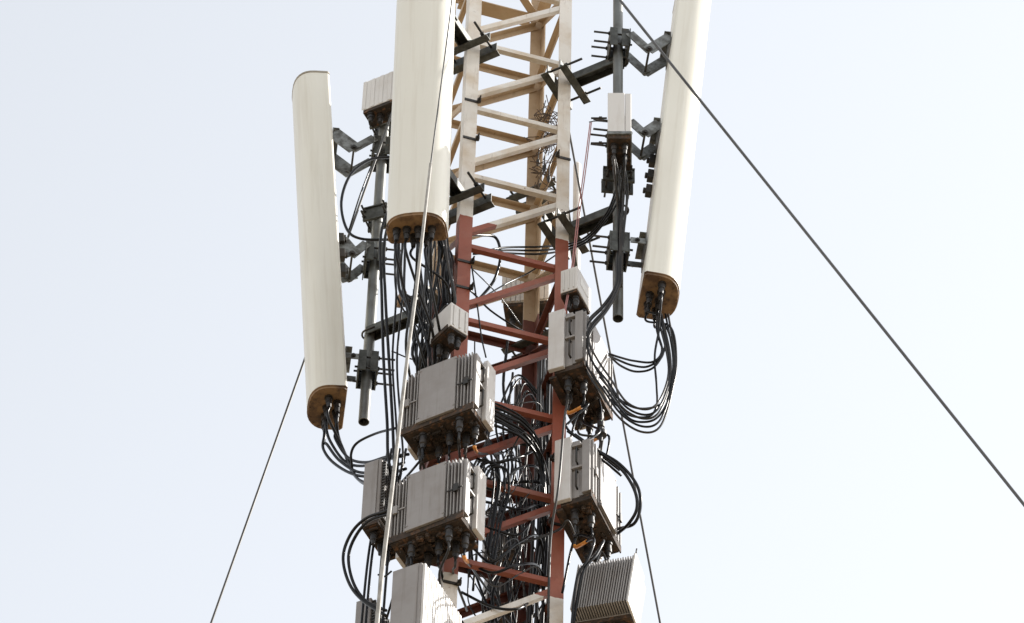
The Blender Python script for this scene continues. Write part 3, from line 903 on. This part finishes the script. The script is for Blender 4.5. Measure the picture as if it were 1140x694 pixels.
# pink wires on the right
gW = 'thin pink wires at the right leg'; lW = 'thin pink wire dropping beside the right white leg'
for i in range(2):
    cable([(657 + i * 1.5, 136, -.45), (650 + i * 2, 190, -.42), (643 + i * 2, 240, -.40), (636 + i * 2, 300, -.42), (626 + i, 360, -.44)], .0030, 'wire', lW, gW, mat=m_pink)
cable([(656, 136, -.45), (664, 135, -.5), (676, 136, -.55)], .003, 'wire', 'short dark wire joining the pink wires to the slim white box', mat=m_bolt)
# loop across the bay below the paint line
cable([(516, 262, -.25), (535, 262, -.1), (552, 265, .0), (557, 285, .0), (551, 310, .0), (538, 328, .0), (520, 345, -.1)], .0085, 'loop_cable', 'thick black cable looped inside the first red bay')
cable([(500, 330, -.4), (520, 322, -.15), (545, 345, 0), (570, 362, .1), (588, 372, .2)], .006, 'loop_cable', 'black cable crossing behind the second red bay')
cable([(527, 338, -.2), (560, 318, 0), (590, 303, .1), (625, 280, -.1)], .0045, 'thin_cable', 'thin dark cable rising across the first red bay')
cable([(522, 296, -.3), (556, 330, 0), (580, 362, .2)], .0035, 'thin_cable', 'thin dark cable falling across the first red bay')
cable([(525, 296, -.36), (530, 330, -.33), (536, 375, -.36), (541, 398, -.40)], .0045, 'thin_cable', 'thin dark cable dropping beside left red leg to the radio')

# trunk of cables inside the mast
gT = 'black trunk cables running down inside the mast'; lT = 'black trunk cable running down inside the mast by the right leg'
for i in range(12):
    x = 596 + i * 1.6; d = rng.uniform(-.05, .25)
    cable([(x + rng.uniform(-3, 3) + 3, 395, d + .1), (x + rng.uniform(-2, 2) + 3, 450, d), (x + rng.uniform(-2, 2) + 2, 520, d), (x + rng.uniform(-3, 3), 590, d - .05), (x + rng.uniform(-4, 4) - 3, 650, d - .1), (x - 8 + rng.uniform(-5, 5), 740, d - .1)],
          rng.choice((.007, .0085, .0085)), 'trunk_cable', lT, gT, mat=rng.choice((m_cable, m_cable2)))
gS = 'black cables fanning from the left radios to the trunk'; lS = 'black cable slanting from the left radio to the trunk inside'
for i in range(9):
    y = 452 + i * 3
    cable([(542 + rng.uniform(-6, 2), y - 6, -.44), (562, y + 3 + rng.uniform(-3, 3), -.40), (585, y + 17 + rng.uniform(-3, 3), -.33), (600 + rng.uniform(-3, 3), y + 45, -.2), (606 + rng.uniform(-4, 4), y + 110, -.1)], rng.choice((.006, .0078)), 'jumper_cable', lS, gS)
gX = 'tangled black cables inside the red part of the mast'; lX = 'black cable in the tangle inside the red part of mast'
for i in range(24):
    y = rng.uniform(440, 690)
    x = rng.uniform(500, 560); d = rng.uniform(-.1, .35)
    a = rng.uniform(0, 1)
    if a < .35:
        pts_ = [(x, y, d), (x + 25 + rng.uniform(-12, 12), y + rng.uniform(10, 50), d), (x + 50 + rng.uniform(-14, 14), y + rng.uniform(-15, 45), d * .6 + rng.uniform(-.05, .05)), (600 + rng.uniform(-5, 10), y + rng.uniform(-30, 50), .08), (606 + rng.uniform(-4, 6), y + rng.uniform(90, 150), .06)]
    elif a < .96:
        x = rng.uniform(525, 595)
        pts_ = [(x, y - 70, d), (x + rng.uniform(-10, 10), y - 15, d), (x + rng.uniform(-22, 16), y + 40, d + .03), (x + rng.uniform(-16, 20), y + 95, d), (x + rng.uniform(-16, 16), y + 160, d)]
    else:
        x = rng.uniform(540, 585); rr = rng.uniform(12, 28)
        pts_ = [(x - rr * .3, y - 50, d), (x + rr, y - 20, d), (x + rr * 1.1, y + 20, d + .04), (x, y + 20 + rr, d), (x - rr, y + 22, d), (x - rr * 1.1, y - 10, d)]
    cable(pts_, rng.choice((.004, .0055, .007, .0085)), 'tangled_cable', lX, gX, mat=rng.choice((m_cable, m_cable, m_cable2)), jitter=.015)
gU = 'black cables arching behind the upper left radio'; lU = 'black cable arching out behind the upper left radio'
for i in range(4):
    k = i * 4 + rng.uniform(-3, 3)
    cable([(598, 436 + k, .15), (577 + i * 4, 418 + k * 1.3, .1), (563 + i * 6 + rng.uniform(-3, 3), 440, .05), (552 + i * 8, 475, .0), (562 + i * 4, 520, .0), (556 + i * 3, 560, .0)], .0062, 'jumper_cable', lU, gU)

# short jumpers under the radios, some with orange tape
gJ = 'short jumper cables plugged under the radios'
def jumpers(ends_, tails_, where):
    for i, (e, t) in enumerate(zip(ends_, tails_)):
        o = thing('jumper_cable', 'short black jumper cable plugged under the ' + where, 'cable', e, 0, gJ)
        I = o.matrix_world.inverted()
        P = [e + zv * .004, e - zv * .07] + [at(*q) for q in t]
        sp = [I @ q for q in spline(P)]
        MB().tube(sp, .0068, 8).build('jacket', m_cable if i % 3 else m_cable2, o)
        if i % 3 == 1:
            MB().tube(sp[5:12], .0098, 8).build('orange_tape', m_orange, o)
            o['label'] = 'short jumper cable with orange tape plugged under the ' + where
jumpers(eA1, [((470, 515, -.48), (480, 545, -.3)), ((486, 520, -.5), (498, 548, -.3)), ((500, 512, -.46), (492, 545, -.3)), ((520, 512, -.4), (540, 530, -.1)), ((535, 505, -.4), (560, 505, -.1)), ((462, 520, -.5), (440, 545, -.25)), ((512, 510, -.5), (516, 545, -.35))], 'upper left radio')
jumpers(eA2, [((462, 640, -.42), (470, 690, -.3)), ((475, 640, -.45), (490, 690, -.25)), ((492, 640, -.4), (500, 690, -.2)), ((505, 640, -.36), (520, 680, .0)), ((525, 632, -.3), (545, 660, 0)), ((446, 640, -.4), (430, 690, -.2)), ((489, 640, -.52), (497, 668, -.42), (520, 700, -.4))], 'lower left radio')
jumpers(eB1, [((628, 470, -.60), (622, 540, -.62), (613, 600, -.50), (610, 700, -.35)), ((655, 450, -.4), (636, 468, -.4), (632, 478, -.4), (660, 500, -.4), (690, 524, -.35)), ((668, 480, -.35), (650, 492, -.4), (645, 496, -.4), (670, 512, -.4), (692, 530, -.35)), ((668, 490, -.1), (660, 520, -.1)), ((678, 486, -.1), (670, 530, -.1)), ((640, 470, -.3), (628, 520, -.3)), ((672, 480, -.15), (668, 510, -.1))], 'upper right radio')
jumpers(eB2, [((632, 580, -.5), (622, 590, -.42), (590, 602, -.2), (550, 615, .0)), ((661, 600, -.5), (655, 622, -.52), (642, 645, -.5), (636, 700, -.45)), ((672, 602, -.45), (664, 618, -.5), (648, 640, -.5), (638, 700, -.42)), ((665, 630, -.1), (660, 690, -.1)), ((676, 625, -.1), (668, 690, -.1)), ((640, 600, -.3), (626, 660, -.3)), ((668, 615, -.2), (655, 660, -.2))], 'lower right radio')
# two thick cables bowing out on the right, two on the left
gB = 'thick black cables bowing out on the right'; lB = 'thick black cable bowing out right of the lower right radio'
for i in range(2):
    cable([(632 + 8 * i, 480 + 4 * i, -.42), (660 + 4 * i, 499 + 2 * i, -.42), (690, 521 - 4 * i, -.40), (706 + 3 * i, 545 - 5 * i, -.38), (709 + 4 * i, 566 - 3 * i, -.35), (700 + 6 * i, 583, -.3), (688, 588 - 5 * i + 6, -.2)], .0088, 'jumper_cable', lB, gB)
gO = 'thick black cables bowing out on the left'; lO = 'thick black cable bowing out left of the lower left radio'
for i in range(2):
    cable([(432 + 3 * i, 569 + 3 * i, -.5), (408 + 3 * i, 577 + 3 * i, -.4), (391 + 5 * i, 594 + 3 * i, -.3), (382 + 6 * i, 620, -.25), (388 + 5 * i, 648, -.25), (403 + 4 * i, 668 + i, -.25), (430, 686 - 6 * i, -.3)], .0085, 'jumper_cable', lO, gO)
cable([(421, 640, -.3), (428, 642, -.32), (436, 636, -.35)], .005, 'thin_cable', 'thin dark cable below the left cabinet with grille')
# cable dangling with a weatherproof plug from the upper right radio
o = thing('dangling_plug', 'black weatherproof plug dangling under the upper right radio', 'plug', at(669, 462, -.30))
MB().lathe(Vector((0, 0, 0)), -zv, [(0, .010), (.06, .012), (.06, .02), (.10, .02), (.105, .014), (.13, .014), (.14, .032), (.165, .032), (.17, .012), (.21, .008)], 14).build('plug_body', m_conn, o)
MB().tube(spline([Vector((0, 0, .0)), Vector((.0, .02, .08)), Vector((-.01, .03, .16))]), .006, 8).build('lead', m_cable, o)

# dry creeper caught on the mast
for (cx, cy, dy, n, lab) in ((611, 142, -.05, 55, 'dry dark twigs tangled behind the right white leg'), (606, 200, .05, 22, 'dry twigs and wires caught below the larger twig clump')):
    m = MB()
    for i in range(n):
        p = at(cx + rng.gauss(0, 6), cy + rng.gauss(0, 13), dy + rng.gauss(0, .04))
        d = Vector((rng.gauss(0, 1), rng.gauss(0, 1), rng.gauss(0, 1.2))).normalized() * rng.uniform(.03, .10)
        m.tube(spline([p - d, p + Vector((rng.gauss(0, 1), rng.gauss(0, 1), rng.gauss(0, 1))) * .02, p + d * .8], 3), .0028, 5)
    tag(m.build('dry_creeper', m_twig), lab, 'dry plant')
# lamp-like round cap behind the hank
o = thing('round_cap', 'round rust coloured cap on the grey arm behind hanging cables', 'cap', at(449, 334, .05))
MB().lathe(Vector((0, 0, 0)), Vector((-1, -.4, .1)), [(0, .05), (.02, .055), (.03, .045)], 18).build('disc', m_cap, o)
MB().lathe(Vector((.0005, .0, 0)), Vector((1, .4, -.1)), [(0, .04), (.08, .03)], 14).build('stem', m_conn, o)

# clips that strap cables to the mast legs
def leg_clip(k, row):
    q = lv(on(k, leg_z(k, row)) - ex * 0)
    n1, n2 = SIGN[k]
    m = MB()
    b0 = Matrix.Translation(q) @ Matrix((n1, n2, zv)).transposed().to_4x4()
    m.box(-.042, .046, -.0435, -.0378, -.009, .009, b0)
    m.box(.030, .052, -.062, -.0436, -.013, .013, b0)
    m.lathe(b0 @ Vector((.041, -.062, 0)), -(b0.to_3x3() @ Vector((0, 1, 0))), [(0, .008), (.012, .008), (.012, .005), (.028, .005)], 7)
    m.build('cable_clip', m_bolt, mast)
for k, row in (('A', 297), ('A', 326), ('A', 160), ('A', 118), ('A', 655), ('B', 182), ('B', 590), ('B', 520)):
    leg_clip(k, row)
# loose leads with plugs hanging by the right leg
for px, row, dy in ((599, 178, .12), (606, 184, .0), (611, 196, -.08)):
    o = thing('loose_lead', 'short loose lead with black plug hanging by the right white leg', 'lead', at(px, row, dy), 0, 'loose leads hanging by the right leg')
    MB().lathe(Vector((0, 0, 0)), -zv, [(0, .007), (.01, .011), (.035, .012), (.05, .008), (.06, .004)], 9).build('plug_body', m_conn, o)
    MB().tube(spline([Vector((0, 0, 0)), Vector((.004, .01, .10)), Vector((.03, .0, .20)), Vector((.06, -.02, .24))]), .004, 7).build('lead', m_cable, o)

# loops and thin wires strung across the front of the red bays
gY = 'black loops hanging before the red bays'; lY = 'black cable looped down before the red braces beside a left radio'
for i in range(5):
    k = i * 5 + rng.uniform(-2, 2)
    cable([(528 + k * .4, 528 + k, -.36), (533 + k * .6, 514 + k * .4, -.38), (543 + k, 513 + k * .5, -.38), (549 + k * .8, 530 + k, -.36), (547 + k * .5, 560 + k, -.33), (540 + k * .4, 610 + k, -.30)], rng.choice((.006, .0075)), 'looped_cable', lY, gY)
gZ = 'thin dark wires crossing the red bays'; lZ = 'thin dark wire strung loosely across the red bays'
for i in range(20):
    x = rng.uniform(518, 545); y = rng.uniform(445, 640); d = rng.uniform(-.42, -.05)
    ln = rng.uniform(40, 78)
    cable([(x, y, d), (x + ln * .33, y + rng.uniform(-10, 22), d + .03), (x + ln * .66, y + rng.uniform(-18, 26), d + rng.uniform(-.05, .1)), (x + ln, y + rng.uniform(-30, 30), d + .1), (x + ln + 8, y + rng.uniform(40, 70), .15)], rng.choice((.0025, .0035, .0045)), 'thin_wire', lZ, gZ, mat=rng.choice((m_cable, m_cable2)), jitter=.012)
for i in range(7):
    y = 500 + i * 26 + rng.uniform(-6, 6)
    cable([(520 + rng.uniform(-8, 8), y, -.3), (548, y + rng.uniform(5, 25), -.32), (578, y + rng.uniform(-8, 20), -.3), (602, y + rng.uniform(-12, 12), -.1), (607, y + rng.uniform(50, 80), .08), (604, y + 130, .1)], .0075, 'jumper_cable', 'thick black cable drooping across a red bay to the trunk', 'thick cables drooping across the red bays')
